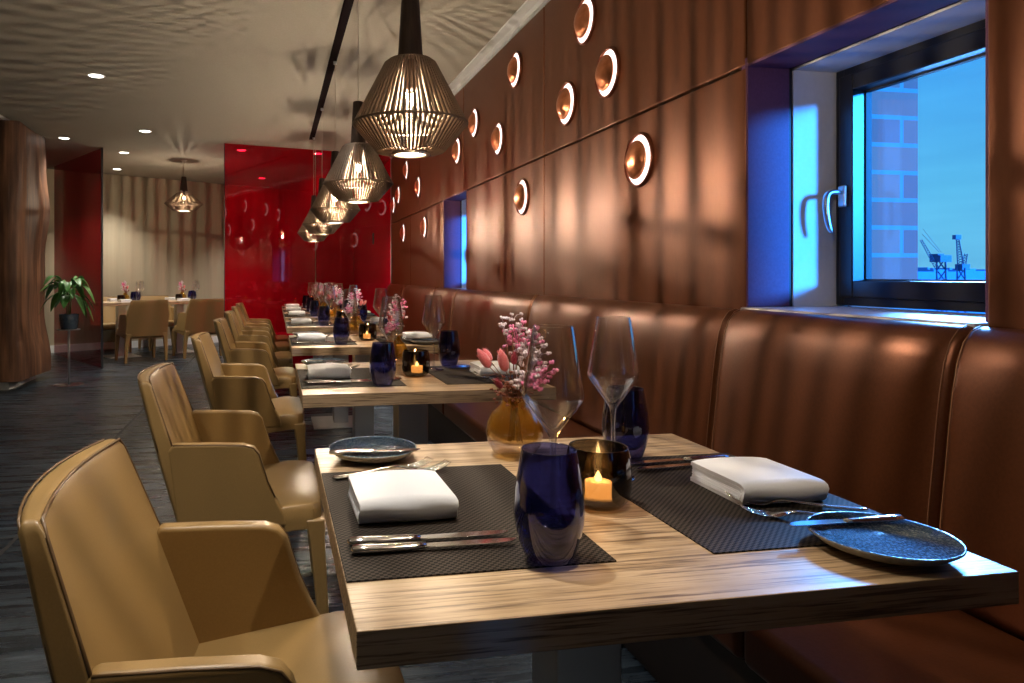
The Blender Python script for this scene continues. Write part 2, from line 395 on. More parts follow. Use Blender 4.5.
# windows
def window(idx, w, handle=True):
    y0, y1, z0, z1 = w
    r = empty('window_%d' % idx, (1.78, (y0+y1)/2, z0)); struct(r)
    L = Matrix.Translation((-1.78, -(y0+y1)/2, -z0))
    def ob(n, mb, m, par=r, **k):
        mb.v = [tuple(L @ Vector(v)) for v in mb.v]
        return obj(n, mb, m, par, **k)
    # leather reveal: sides and top
    ob('leather_reveal', MB().box(1.452, 1.60, y1-.002, y1+.028, z0, z1).box(1.452, 1.60, y0-.028, y0+.002, z0, z1)
       .box(1.452, 1.60, y0-.028, y1+.028, z1-.002, z1+.028), M['leather_rev'], bevel=.003)
    ob('plaster_reveal', MB().box(1.612, 1.80, y1-.004, y1+.03, z0, z1).box(1.612, 1.80, y0-.03, y0+.004, z0, z1)
       .box(1.612, 1.80, y0-.03, y1+.03, z1-.006, z1+.03), M['plaster'])
    ob('reveal_joint', MB().box(1.598, 1.613, y1+.002, y1+.03, z0, z1).box(1.598, 1.613, y0-.03, y0-.002, z0, z1).box(1.598, 1.613, y0-.03, y1+.03, z1+.002, z1+.03), M['gasket'])
    ob('sill', MB().box(1.425, 1.80, y0-.0, y1+.0, z0-.03, z0), M['sill'], bevel=.006)
    def ring(mb, xa, xb, a, t):
        A0, A1, B0, B1 = y0+a, y1-a, z0+a, z1-a
        mb.box(xa, xb, A0, A0+t, B0, B1); mb.box(xa, xb, A1-t, A1, B0, B1)
        mb.box(xa, xb, A0+t, A1-t, B0, B0+t); mb.box(xa, xb, A0+t, A1-t, B1-t, B1); return mb
    ob('window_frame', ring(MB(), 1.765, 1.835, .004, .030), M['black_frame'], bevel=.003)
    sash = ob('window_sash', ring(MB(), 1.752, 1.815, .030, .052), M['black_frame'], bevel=.005)
    g = MB(); ring(g, 1.797, 1.806, .080, .007); ob('gasket', g, M['gasket'], sash)
    spc = MB(); ring(spc, 1.806, 1.818, .080, .006); ob('glazing_spacer', spc, M['gasket'], sash)
    ob('glass_pane', MB().box(1.808, 1.812, y0+.08, y1-.08, z0+.08, z1-.08), M['pane'], sash)
    if handle:
        hy = y1-.052; hz = z0+.345
        h = MB()
        h.box(1.738, 1.753, hy-.014, hy+.014, hz-.034, hz+.034)
        ob('handle_plate', h, M['satin'], sash, bevel=.006, bseg=3)
        t = MB().tube([(1.74, hy, hz+.012), (1.706, hy, hz+.014), (1.690, hy, hz+.006), (1.684, hy-.002, hz-.015), (1.683, hy-.004, hz-.05), (1.690, hy-.006, hz-.095), (1.702, hy-.008, hz-.118)],
                      [.009, .009, .010, .0105, .0095, .0085, .006], 12)
        ob('handle', t, M['satin'], sash, sub=1)
    return r
M['leather_rev'] = pr('violet_brown_leather', (.13,.055,.12), .6, spec=.2, metal=0, nscale=150, nb=.12, bdist=.0015, c2=(.11,.045,.10))
M['sill'] = pr('sill_lacquer', (.50,.48,.50), .35, nscale=40, c2=(.46,.44,.46))
window(1, W1); window(2, W2); window(3, W3_ADDED)  # third window is added behind the camera to let blue light in

# copper halo discs
discs = [
 (3.099, 2.315, 'cut by the top edge of the photo, highest of all'),
 (2.872, 2.004, 'right of the cluster of three on the upper panel'),
 (3.311, 1.974, 'left and lowest of the cluster of three on the upper panel'),
 (2.602, 1.576, 'alone on the lower panel nearest the big window'),
 (4.075, 2.366, 'alone near the ceiling left of the cluster of three'),
 (4.404, 2.008, 'right of the nearest lamp, just above the panel seam'),
 (3.952, 1.576, 'on the second lower panel right of the narrow window'),
 (4.963, 2.233, 'touching the right rim of the nearest lamp'),
 (5.448, 2.112, 'just below the right rim of the nearest lamp'),
 (6.994, 2.015, 'between second lamp and narrow window, above the seam'),
 (6.704, 1.586, 'below the seam immediately left of the narrow window'),
 (7.838, 1.595, 'below the seam, furthest one from the narrow window'),
 (8.164, 2.066, 'right one of the small far pair above the seam'),
 (8.518, 1.983, 'last one against the red glass above the seam'),
 (7.654, 2.287, 'under the nearest lamp close to the ceiling at the far end')]
def make_disc():
    r = empty('copper_disc_lamp')
    def rot(mb):   # lathe axis z -> -x
        mb.v = [(-z, y, x) for (x, y, z) in mb.v]; return mb
    obj('rim', rot(MB().shell([(.101, .0), (.101, .013), (.106, .015), (.109, .010), (.110, 0)], 48)), M['copper_rim'], r)
    obj('halo', rot(MB().lathe([(.1005, .0005), (.1005, .003)], 48)), M['halo'], r)
    obj('dish', rot(MB().lathe([(.02, .010), (.060, .012), (.076, .016), (.078, .019), (.077, .022), (.073, .0205), (.066, .029), (.046, .041), (.024, .047), (.0001, .049)], 48)), M['copper'], r)
    obj('bracket', rot(MB().lathe([(.02, .002), (.02, .012)], 16)), M['copper_rim'], r)
    return r
d0 = make_disc()
for i, (y, z, lab) in enumerate(discs):
    o = d0 if i == 0 else copy_tree(d0)
    o.location = (WX, y, z)
    tag(o, 'backlit copper wall disc ' + lab, 'wall light', 'copper halo discs on the bronze panels')

# ------------------------------------------------------------------ banquette
bq = empty('banquette', (1.2, 3.6, 0)); tag(bq, 'long brown leather banquette with tall segmented backrest under the windows', 'bench')
def rel(mb, o):
    l = o.location; mb.v = [(a-l.x, b-l.y, c-l.z) for (a, b, c) in mb.v]; return mb
segs = [-3.4, -1.37, .295, 1.209, 1.955, 3.615, 5.24, 6.0, 7.45, 8.56]
prof = [(1.452, .990), (1.440, 1.004), (1.420, 1.006), (1.398, .997), (1.378, .972), (1.363, .93), (1.352, .87), (1.343, .80), (1.335, .72), (1.326, .64), (1.318, .56), (1.320, .48), (1.335, .44), (1.452, .42)]
for i in range(len(segs)-1):
    a, b = segs[i], segs[i+1]
    mb = MB(); P = []
    def push(y, k):   # rounding at the ends
        return [Vector((px + (k*.022 if 0 < j < len(prof)-1 else 0), y, pz - (k*.012 if j < 6 else 0))) for j, (px, pz) in enumerate(prof)]
    ys = [(a+.001, 1.0), (a+.003, .6), (a+.009, .2), (a+.02, 0.03)]
    n = max(2, int((b-a)/.15))
    ys += [(a+.02 + (b-a-.04)*t/n, 0) for t in range(1, n)]
    ys += [(b-.02, .03), (b-.009, .2), (b-.003, .6), (b-.001, 1.0)]
    P = [push(y, k) for y, k in ys]
    mb.grid(P)
    nb = len(prof)
    mb.add(P[0], [tuple(range(nb))]); mb.add(P[-1], [tuple(range(nb))])
    bc = obj('back_cushion', rel(mb, bq), M['bench'], bq)
    for yy in ((a+.014, b-.014) if i > 1 else ()):
        st = MB(); st.tube([(px-.0006, yy, pz+(.001 if j < 5 else 0)) for j, (px, pz) in enumerate(prof[2:12])], .0011, 5)
        obj('stitching', rel(st, bq), M['thread'], bc)
    # seat cushion
    sc = MB().box(.88, 1.335, a+.002, b-.002, .36, .455)
    obj('seat_cushion', rel(sc, bq), M['bench'], bq, bevel=.02, bseg=4)
obj('plinth', rel(MB().box(1.03, 1.45, -3.4, 8.56, 0, .31), bq), M['bench_dark'], bq)
obj('seat_board', rel(MB().box(.90, 1.45, -3.4, 8.56, .31, .36), bq), M['bench_dark'], bq)
obj('light_strip', rel(MB().box(1.00, 1.015, -3.4, 8.56, .302, .3095), bq), M['strip'], bq)

# ------------------------------------------------------------------ red glass screens
def pane(name, p0, p1, label, mat, th=.012, cat='glass screen', z0=.006):
    (x0, y0), (x1, y1) = p0, p1
    r = empty(name, (x0, y0, 0)); tag(r, label, cat)
    L = math.hypot(x1-x0, y1-y0); r.rotation_euler = (0, 0, math.atan2(y1-y0, x1-x0))
    obj('glass_pane', MB().box(0, L, -th/2, th/2, z0, CEIL-.004), mat, r)
    obj('floor_rail', MB().box(0, L, -.014, .014, 0, z0), M['black_frame'], r)
    return r, L
dirx = (1.44-(-.571), 8.72-8.27)
def gp(x): return (x, 8.27 + (x+.571)*dirx[1]/dirx[0])
r1, L1 = pane('glass_partition', gp(-.571), gp(.478), 'left pane of the red glass partition behind the far tables', M['red_glass'])
obj('edge_profile', MB().box(-.006, 0, -.012, .012, 0, CEIL-.004), M['black_frame'], r1)
r2, L2 = pane('glass_partition', gp(.486), gp(1.44), 'right pane of the red glass partition with a dark pull handle', M['red_glass'])
obj('pull_handle', MB().box(.72, .735, -.05, -.03, 1.50, 1.64).box(.722, .733, -.03, -.006, 1.61, 1.62).box(.722, .733, -.03, -.006, 1.52, 1.53), M['black_frame'], r2, bevel=.003)
r3, L3 = pane('glass_screen', (-2.035, 8.83), (-3.03, 10.45), 'dark red glass screen standing behind the potted plant', M['red_dark'])
obj('edge_profile', MB().box(-.012, 0, -.012, .012, 0, CEIL-.004), M['black_frame'], r3)

# ------------------------------------------------------------------ ceiling fittings
tr = tag(obj('ceiling_track', MB().box(.375, .43, -.6, 7.85, CEIL-.010, CEIL-.001), M['track'], bevel=.002), 'long dark ceiling track from which the row of pendants hangs', 'track')
for y in (.6, 2.0, 3.41, 4.8, 6.2, 7.5):
    pass
dls = [(-1.344, 5.651, 'largest and nearest, left of the ceiling centre'), (-2.305, 8.283, 'beside the wooden column top'), (-1.351, 7.731, 'over the aisle left of centre'),
       (-1.844, 9.128, 'just past the dark red screen top'), (-2.228, 10.56, 'furthest left one close to the beige wall'), (-.401, 8.70, 'seen through the red glass near its top left corner'),
       (-.20, 11.15, 'low behind the red glass near the beige wall'), (.525, 8.78, 'behind the red glass beside the pendant cords'),
       (-1.35, 3.57, 'over the aisle above the third chair'), (-1.35, 1.49, 'over the aisle above the first chair'), (-1.35, -.59, 'over the aisle behind the camera'),
       (.0, 3.57, 'added unseen as fill above the third chair and table'), (.0, 1.35, 'added unseen as fill above the first chair and table'), (.0, -.59, 'added unseen as fill above and just behind the camera')]  # these three are added out of view as fill for the tables
def make_dl():
    r = empty('downlight')
    obj('trim_ring', MB().lathe([(.052, -.001), (.052, -.004), (.060, -.006), (.066, -.003), (.067, -.001)], 32, loop=True), M['white'], r)
    obj('lens', MB().lathe([(.0515, -.001), (.0515, -.0025)], 32), M['downlight'], r)
    return r
dl0 = make_dl()
for i, (x, y, lab) in enumerate(dls):
    o = dl0 if i == 0 else copy_tree(dl0)
    o.location = (x, y, CEIL); tag(o, 'round recessed ceiling downlight ' + lab, 'ceiling light', 'recessed ceiling downlights')

def spot(name, loc, power, col=(1,.91,.80), size=110, blend=.8, rad=.05, aim=None):
    l = bpy.data.lights.new(name, 'SPOT'); l.energy = power; l.color = col; l.spot_size = math.radians(size); l.spot_blend = blend; l.shadow_soft_size = rad
    o = bpy.data.objects.new(name, l); C.objects.link(o); o.location = loc
    if aim: o.rotation_euler = Vector((aim[0]-loc[0], aim[1]-loc[1], aim[2]-loc[2])).to_track_quat('-Z', 'Y').to_euler()
    return o
def point(name, loc, power, col=(1,.80,.58), rad=.02):
    l = bpy.data.lights.new(name, 'POINT'); l.energy = power; l.color = col; l.shadow_soft_size = rad
    o = bpy.data.objects.new(name, l); C.objects.link(o); o.location = loc; return o
DLP = 80
for i, (x, y, lab) in enumerate(dls):
    spot('downlight_beam', (x, y, CEIL-.02), DLP*{4: 2.2, 5: 1.2, 6: 2.2, 7: 1.2, 11: .9, 12: 1.25, 13: .8}.get(i, 1.0), size=62 if i > 10 else 100)  # last three beams are the added table fill

# pendants
def make_pendant(wide=False):
    r = empty('pendant_lamp')
    if not wide:
        R0, R1, R2, zs, zb = .074, .172, .100, .188, -.085   # shoulder, widest, bottom radii
        hz0, hz1 = .196, .415; top = [(.048, .200), (.062, .197), (.076, .186)]
        hr = (.040, .025)
    else:
        R0, R1, R2, zs, zb = .105, .245, .15, .130, -.085
        hz0, hz1 = .165, .36; top = [(.050, .150), (.075, .145), (.105, .130)]
        hr = (.05, .030)
    obj('handle', MB().lathe([(hr[0], hz0), (hr[0]-.001, hz0+.005), (hr[1]+.001, hz1-.005), (hr[1]-.001, hz1)], 24), M['blackwood'], r)
    up = MB(); lo = MB(); n = 66
    def strip(mb, a, pts, w, d):
        ca, sa = math.cos(a), math.sin(a); vs = []
        for (rr, z) in pts:
            w = min(.0078, max(.0034, .040*rr))
            for (dr, dt) in ((-d/2, -w/2), (d/2, -w/2), (d/2, w/2), (-d/2, w/2)):
                q = rr+dr; vs.append((q*ca - dt*sa, q*sa + dt*ca, z))
        k = len(pts); fs = [(0,1,2,3), tuple(4*(k-1)+j for j in (3,2,1,0))]
        for i in range(k-1):
            for j in range(4): fs.append((4*i+j, 4*(i+1)+j, 4*(i+1)+(j+1)%4, 4*i+(j+1)%4))
        mb.add(vs, fs)
    for k in range(n):
        a = 2*PI*k/n
        strip(up, a, [(top[0][0], top[0][1]), (top[1][0], top[1][1]), (top[2][0], top[2][1]), (R0+(R1-R0)*.35, zs*.66), (R1, .002)], .0050, .010)
        strip(lo, a, [(R1, -.002), (R2, zb), (R2*.55, zb-.006)], .0050, .010)
    obj('upper_shade', up, M['slat'], r); obj('lower_shade', lo, M['slat'], r)
    obj('shade_ring', MB().shell([(R1-.005, -.0028), (R1+.006, -.0028), (R1+.006, .0028), (R1-.005, .0028)], 60, loop=True, smooth=False), M['slat'], r)
    obj('bottom_plate', MB().shell([(R2*.50, zb-.010), (R2*.60, zb-.010), (R2*.60, zb-.003), (R2*.50, zb-.003)], 40, loop=True, smooth=False).lathe([(R2*.50, zb-.005), (R2*.50, zb-.007)], 40, mi=1), [M['brass'], M['diffuser']], r)
    obj('lamp_holder', MB().lathe([(.016, .10), (.020, .11), (.020, hz0)], 16), M['blackwood'], r)
    b = obj('bulb', MB().lathe([(.012, .10), (.016, .085), (.027, .06), (.031, .042), (.027, .022), (.014, .008), (.0005, .004)], 20), M['glass'], r)
    obj('filament', MB().tube([(.010, 0, .098), (.013, 0, .080), (.006, .008, .058), (-.004, -.009, .080), (-.011, 0, .096), (-.006, .009, .072), (.003, -.004, .060)], .0030, 6), M['bulb'], b)
    return r
M['diffuser'] = thin_glass('diffuser', (.95,.9,.8), .2, 1.5)
# frosted diffuser so that it glows from the bulb behind
dm, nt, out = new_mat('frosted_diffuser')
tl = N(nt, 'ShaderNodeBsdfTranslucent'); tl.inputs['Color'].default_value = (.95,.9,.8,1)
tp = N(nt, 'ShaderNodeBsdfTransparent'); mx = N(nt, 'ShaderNodeMixShader'); mx.inputs[0].default_value = .8
nt.links.new(tl.outputs[0], mx.inputs[1]); nt.links.new(tp.outputs[0], mx.inputs[2]); nt.links.new(mx.outputs[0], out.inputs['Surface'])
M['diffuser'] = dm
PZ = 1.575
pend = [(.41, .70, 'just out of frame above the first table'), (.41, 2.11, 'largest and nearest, over the gap behind the first table'), (.415, 3.52, 'second in the row'), (.42, 4.95, 'third in the row'),
        (.42, 6.35, 'fourth in the row'), (.42, 7.72, 'last and smallest in the row by the red glass')]
p0 = make_pendant()
def hang(o, z):
    c = obj('cord', MB().tube([(0, 0, .41), (0, 0, CEIL-.011-z)], .0022, 6), M['cord'], o)
    obj('ceiling_clip', MB().lathe([(.012, CEIL-.011-z-.02), (.014, CEIL-.011-z)], 16), M['white'], c)
plist = []
for i, (x, y, lab) in enumerate(pend):
    o = p0 if i == 0 else copy_tree(p0)
    o.location = (x, y, PZ); o.rotation_euler[2] = .03*i; plist.append(o)
    tag(o, 'slatted wooden pendant lamp ' + lab, 'lamp', 'pendants above the banquette tables')
for o in plist: hang(o, PZ)
pw = make_pendant(True); pw.location = (-1.19, 9.62, 2.06)
tag(pw, 'wide slatted pendant lamp hanging before the beige back wall', 'lamp')
cc = obj('cord', MB().tube([(0, 0, .35), (0, 0, CEIL-2.06-.002)], .003, 6), M['cord'], pw)
obj('ceiling_rose', MB().lathe([(.03, CEIL-2.06-.012), (.045, CEIL-2.06-.001)], 20), M['white'], pw)
PP = 33
for i, (x, y, _) in enumerate(pend): point('pendant_light', (x, y, PZ+.036), PP*(.8 if i == 0 else 1.0 if i == 1 else 1.2), rad=.012 if i == 0 else .003)
point('pendant_light', (-1.19, 9.62, 2.06+.036), 26, rad=.004)

# ------------------------------------------------------------------ chairs
def make_chair():
    r = empty('dining_armchair')
    W = .272
    # backrest: tilted slab, slightly dished in plan
    P = {}
    zs = [.33, .42, .50, .58, .66, .74, .785, .800]
    nt_ = 8
    def front(z, t):   # t in -1..1
        return -.236 - (z-.46)*.36 - .026*(1-t*t)
    def thick(z): return .034 + max(0, .79-z)*.085
    F = []; B = []
    for z in zs:
        k = 0
        hw = W - .002 - max(0, z-.60)*.18
        F.append([Vector((front(z, t) - (.006 if z > .79 else 0), t*(hw-(.006 if z > .79 else 0)), z)) for t in [-1+2*i/nt_ for i in range(nt_+1)]])
        B.append([Vector((front(z, t)-thick(z)+(.006 if z > .79 else 0) - .012*(1-t*t), t*(hw-(.006 if z > .79 else 0)), z)) for t in [-1+2*i/nt_ for i in range(nt_+1)]])
    mb = MB(); mb.grid(F); mb.grid(B)
    n = len(zs)
    mb.grid([[F[i][0] for i in range(n)], [B[i][0] for i in range(n)]]); mb.grid([[F[i][-1] for i in range(n)], [B[i][-1] for i in range(n)]])
    mb.grid([F[-1], B[-1]]); mb.grid([F[0], B[0]])
    merged(mb)
    bk = obj('backrest', mb, M['leather_tan'], r, bevel=.009, bseg=3)
    # piping round the upper rim of the back
    def rim(f):
        pts = [f(z, -1) for z in (.60, .66, .72, .780)] + [f(.800, t) for t in (-.97, -.75, -.5, -.25, 0, .25, .5, .75, .97)] + [f(z, 1) for z in (.780, .72, .66, .60)]
        return pts
    hwz = lambda z: W - .002 - max(0, z-.60)*.18
    fp = rim(lambda z, t: Vector((front(z, t)-.002, t*(hwz(z)-.004), z-.002)))
    obj('piping', MB().tube(fp, .0028, 6), M['piping'], bk)
    bp = rim(lambda z, t: Vector((front(z, t)-thick(z)+.004-.012*(1-t*t), t*(hwz(z)-.004), z-.002)))
    obj('piping', MB().tube(bp, .0022, 6), M['piping'], bk)
    # arms
    arm = [(-.278, .36), (-.308, .60), (-.292, .620), (-.18, .617), (-.09, .612), (-.062, .603), (-.046, .583), (-.036, .55), (-.020, .50), (.000, .455), (.018, .42), (.030, .40), (.035, .36)]
    for s in (-1, 1):
        mb = MB(); T = .036; n = len(arm)
        vs = []
        for yy in (0, 1):
            for (x, z) in arm:
                lean = (z-.42)*.04
                taper = .012*max(0, (x+.15)/.17) if x > -.15 else 0
                y = (W - T + lean*0 - taper*.0) if yy == 0 else (W - taper*.3)
                vs.append((x, s*(y), z))
        fs = [tuple(range(n)), tuple(range(2*n-1, n-1, -1))] + [(i, i+n, (i+1) % n + n, (i+1) % n) for i in range(n)]
        mb.add(vs, fs)
        a = obj('armrest', mb, M['leather_tan'], r, bevel=.010, bseg=3)
        pp = [Vector((x, s*(W-.0035), z-.0035)) for (x, z) in arm[2:10]]
        obj('piping', MB().tube(pp, .0024, 6), M['piping'], a)
    # seat with aproned underside
    mb = MB()
    vs = []; ring = [(-.26, -.262), (.06, -.264), (.115, -.258), (.140, -.235), (.149, -.15), (.152, 0), (.149, .15), (.140, .235), (.115, .258), (.06, .264), (-.26, .262)]
    n = len(ring)
    lay = [(.345, 1.0, 0), (.37, 1.0, 0), (.405, 1.0, 0), (.420, .975, 0), (.426, .90, .0), (.431, .5, 0)]
    for (z, k, _) in lay:
        for (x, y) in ring: vs.append(((x+.05)*k-.05, y*k, z - max(0, -.02-x)*.17))
    fs = []
    for i in range(len(lay)-1):
        for j in range(n):
            fs.append((i*n+j, i*n+(j+1) % n, (i+1)*n+(j+1) % n, (i+1)*n+j))
    fs += [tuple(range(n))[::-1], tuple((len(lay)-1)*n+j for j in range(n))]
    mb.add(vs, fs, True)
    obj('seat', mb, M['leather_tan'], r, bevel=.004)
    # legs: broad under the apron, tapering to the floor
    for (lx, ly, fx, fy) in ((.118, .238, .150, .246), (.118, -.238, .150, -.246), (-.262, .240, -.245, .262), (-.262, -.240, -.245, -.262)):
        mb = MB(); vs = []; L = [(0, .4, .0), (1, 0, 0)]
        st = [(.375, .030, .042), (.345, .028, .036), (.32, .024, .027), (.22, .021, .023), (0.002, .016, .017)]
        for (z, hx, hy) in st:
            t = 1 - z/.405; cx = lx + (fx-lx)*t; cy = ly + (fy-ly)*t
            sy = 1 if ly > 0 else -1
            oy = sy*(.024-hy) if z > .25 else 0
            vs += [(cx-hx, cy+oy-hy, z), (cx+hx, cy+oy-hy, z), (cx+hx, cy+oy+hy, z), (cx-hx, cy+oy+hy, z)]
        k = len(st); fs = [(0,1,2,3), tuple(4*(k-1)+j for j in (3,2,1,0))]
        for i in range(k-1):
            for j in range(4): fs.append((4*i+j, 4*(i+1)+j, 4*(i+1)+(j+1) % 4, 4*i+(j+1) % 4))
        mb.add(vs, fs)
        obj('leg', mb, M['leather_tan'], r, bevel=.007, bseg=2)
    return r
def merged(mb, eps=1e-5):
    key = {}; mp = []; nv = []
    for v in mb.v:
        k = (round(v[0]/eps), round(v[1]/eps), round(v[2]/eps))
        if k not in key: key[k] = len(nv); nv.append(v)
        mp.append(key[k])
    mb.v = nv; mb.f = [[mp[i] for i in f] for f in mb.f]

ordn = ['first', 'second', 'third', 'fourth', 'fifth', 'sixth', 'seventh']
TY = [1.08, 2.50, 3.88, 5.26, 6.40, 7.22, 7.99]       # table centres
ch0 = make_chair()
chs = [(.070, 1.180, 0, 'in the foreground, cut off by the photo bottom'), (0, 2.375, 0, 'second in the row, directly behind the foreground chair'), (0, 3.76, 0, 'third in the row from the front'),
       (.0, 5.06, 0, 'fourth in the row from the front'), (.0, 6.16, 0, 'fifth in the row from the front'), (.0, 7.13, 0, 'sixth in the row from the front'), (.0, 7.92, 0, 'seventh and last in the row, against the red glass')]
for i, (x, y, rz, lab) in enumerate(chs):
    o = ch0 if i == 0 else copy_tree(ch0)
    o.location = (x, y, 0); o.rotation_euler = (0, 0, rz)
    tag(o, 'tan leather armchair ' + lab, 'chair', 'tan armchairs along the banquette tables')

# ------------------------------------------------------------------ tables
def make_table(sx=.81, sy=.755, name='dining_table', cx=0):
    r = empty(name)
    obj('tabletop', MB().box(-sx/2, sx/2, -sy/2, sy/2, .71, .75), M['wood'], r, bevel=.0015)
    obj('column', MB().box(-.055, .055, -.055, .055, .012, .70), M['steel'], r, bevel=.004)
    obj('base_plate', MB().box(-.21, .21, -.21, .21, .0015, .012), M['steel'], r, bevel=.003)
    obj('top_bracket', MB().box(-.19, .19, -.19, .19, .70, .71), M['bench_dark'], r)
    return r
XC = .486
where = ['nearest table in the foreground', 'second table from the front', 'third table from the front', 'fourth table from the front', 'fifth table from the front', 'sixth table, next to last', 'seventh table, last before the red glass']
t0 = make_table()
for i, y in enumerate(TY):
    o = t0 if i == 0 else copy_tree(t0)
    o.location = (XC, y, 0); tag(o, 'square grained oak dining table, ' + ['largest, in the foreground', 'second from the front', 'third from the front', 'fourth from the front', 'fifth from the front', 'sixth from the front', 'seventh and last from the front'][i], 'table', 'oak tables along the banquette')
short = ['first table', 'second table', 'third table', 'fourth table', 'fifth table', 'sixth table', 'last table by the glass']

# place settings, built once at world positions of table one, stored relative to the table centre
T = .75
def make_mat():
    return obj('placemat', MB().box(-.17, .17, -.228, .228, 0, .0022), M['mat'], bevel=.0006)
def make_napkin():
    # nested folds seen on the left end, closed round fold at the near side; local x across, y depth
    def ribbon(w, z0, z1, th, yend):
        r = (z1-z0)/2; out_ = [(yend, z0)]
        k = 8
        for i in range(k+1):
            a = -PI/2 - PI*i/k
            out_.append((-w + r + r*math.cos(a), z0 + r + r*math.sin(a)))
        out_.append((yend, z1))
        ri = r-th
        inn = [(yend, z1-th)]
        for i in range(k+1):
            a = PI/2 + PI*i/k
            inn.append((-w + r + ri*math.cos(a), z0 + r + ri*math.sin(a)))
        inn.append((yend, z0+th))
        return out_+inn
    r = None
    mb = MB(); K = 12
    for (w, z0, z1, ye) in ((.076, .0, .037, .074), (.069, .0072, .0298, .070), (.063, .0135, .0235, .072)):
        poly = ribbon(w, z0, z1, .0064 if w > .07 else (.0058 if w > .065 else .0048), ye)
        n = len(poly); vs = []
        for i in range(K+1):
            t = i/K; x = -.072 + .144*t
            sag = .003*math.sin(PI*t) ; e = .0025*(abs(2*t-1)**6)
            for (y, z) in poly:
                zz = z*(1 + .04*math.sin(PI*t)*(1 if z > .01 else 0) - .10*(y+.07)*2)
                vs.append((x + .0015*math.sin(y*60+z*200), y*(1-.015*(abs(2*t-1)**4)) + .0015*math.sin(t*7+z*120), max(zz-e*(z > .02), 0)))
        fs = []
        for i in range(K):
            for j in range(n): fs.append((i*n+j, i*n+(j+1) % n, (i+1)*n+(j+1) % n, (i+1)*n+j))
        h = n//2
        for base in (0, K*n):
            for j in range(h-1): fs.append((base+j, base+j+1, base+n-2-j, base+n-1-j))
        mb.add(vs, fs, True)
    return obj('napkin', mb, M['napkin'], bevel=.0006, bseg=1)
def lens_profile(mb, xs, ws, hs, z0, seg=10):
    pts = [(x, 0, z) for x, z in zip(xs, z0)]
    mb.tube(pts, [(w, h) for w, h in zip(ws, hs)], seg, up0=Vector((0,0,1)))
def make_knife():
    r = empty('dinner_knife')
    mb = MB(); lens_profile(mb, [0, .004, .02, .05, .085, .098], [.004, .0095, .0105, .0095, .0075, .0055], [.002, .0048, .0055, .005, .0045, .004], [.006]*6)
    obj('handle', mb, M['cutlery'], r)
    b = MB(); poly = [(.096, -.0055), (.11, -.009), (.19, -.0095), (.212, -.006), (.222, .002), (.222, .0045), (.19, .0065), (.096, .0055)]
    b.prism(poly, .0052, .0068, 'z'); obj('blade', b, M['cutlery'], r, bevel=.0005, bseg=1)
    return r
def make_fork():
    r = empty('dinner_fork')
    mb = MB(); lens_profile(mb, [0, .004, .02, .05, .09, .118, .130], [.004, .0085, .0095, .007, .0035, .0032, .0045], [.0012, .002, .0022, .002, .0018, .0018, .0018], [.0045, .004, .0035, .004, .007, .009, .0085])
    obj('handle', mb, M['cutlery'], r)
    h = MB(); xs = [.128, .138, .148, .156]; zz = [.0085, .0055, .0035, .003]
    lens_profile(h, xs, [.0045, .010, .0118, .0118], [.0018, .0013, .0012, .0011], zz, 12)
    for k in range(4):
        y = -.0102 + .0068*k
        h.tube([(.154, y, .003), (.170, y, .0045), (.186, y, .0085), (.198, y*.95, .0145)], [(.0024, .0011), (.0021, .001), (.0018, .0009), (.0009, .0006)], 6, up0=Vector((0,0,1)))
    obj('tines', h, M['cutlery'], r)
    return r
def make_butter_knife():
    r = empty('butter_knife')
    mb = MB(); lens_profile(mb, [0, .004, .02, .055, .082, .09], [.004, .0085, .009, .008, .006, .005], [.002, .004, .0048, .0042, .0036, .003], [.005]*6)
    obj('handle', mb, M['cutlery'], r)
    b = MB(); b.prism([(.088, -.005), (.10, -.0085), (.15, -.0105), (.168, -.008), (.176, 0), (.172, .004), (.15, .006), (.088, .005)], .0042, .0056, 'z')
    obj('blade', b, M['cutlery'], r, bevel=.0005, bseg=1)
    return r
def make_plate():
    r = empty('side_plate')
    obj('dish', MB().lathe([(.0001, .0065), (.045, .0065), (.062, .010), (.078, .0170), (.0855, .0225), (.0868, .0218)], 64), M['plate'], r)
    obj('underside', MB().lathe([(.0868, .0218), (.0862, .0192), (.074, .0095), (.055, .0025), (.040, .0002), (.0001, .0002)], 64), M['plate_rim'], r)
    return r
def make_tumbler():
    r = empty('water_tumbler')
    o = [(.0001, .0), (.024, .0), (.029, .002), (.034, .012), (.0395, .028), (.0435, .048), (.0445, .063), (.0425, .090), (.0385, .115), (.0345, .138)]
    inn = [(.0335, .138), (.0372, .115), (.0412, .090), (.0430, .063), (.0420, .048), (.037, .033), (.027, .024), (.0001, .021)]
    obj('bowl', MB().shell(o, 40).shell([(.0345, .138), (.0340, .139), (.0335, .138)], 40), M['blue_glass'], r)
    obj('inner_wall', MB().shell(inn, 40), M['blue_thin'], r)
    return r
M['blue_thin'] = thin_glass('cobalt_inner', (.55,.60,.88), .0, 1.5, pw=3)
M['blue_glass'] = thin_glass('cobalt_glass', (.26,.275,.54), .0, 1.6, pw=3, edge=(.05,.08,.35))
def make_wineglass():
    r = empty('wine_glass')
    bowl = [(.0065, .122), (.0095, .128), (.0435, .176), (.0448, .182), (.0440, .188), (.0295, .283), (.0291, .2836), (.0286, .283),
            (.0430, .188), (.0436, .182), (.0423, .178), (.0080, .134), (.0001, .131)]
    foot = [(.0001, .0), (.036, .0), (.0385, .0012), (.036, .0024), (.015, .0045), (.006, .008), (.0042, .014), (.0036, .03), (.0036, .09), (.0045, .112)]
    obj('bowl', MB().shell(bowl, 48), M['glass'], r)
    obj('stem', MB().shell(foot + bowl[:2], 32), M['glass_stem'], r)
    obj('rim_line', MB().shell([(.0292, .2833), (.0295, .2838), (.0291, .2842), (.0288, .2838)], 40, loop=True), M['glass'], r)
    return r
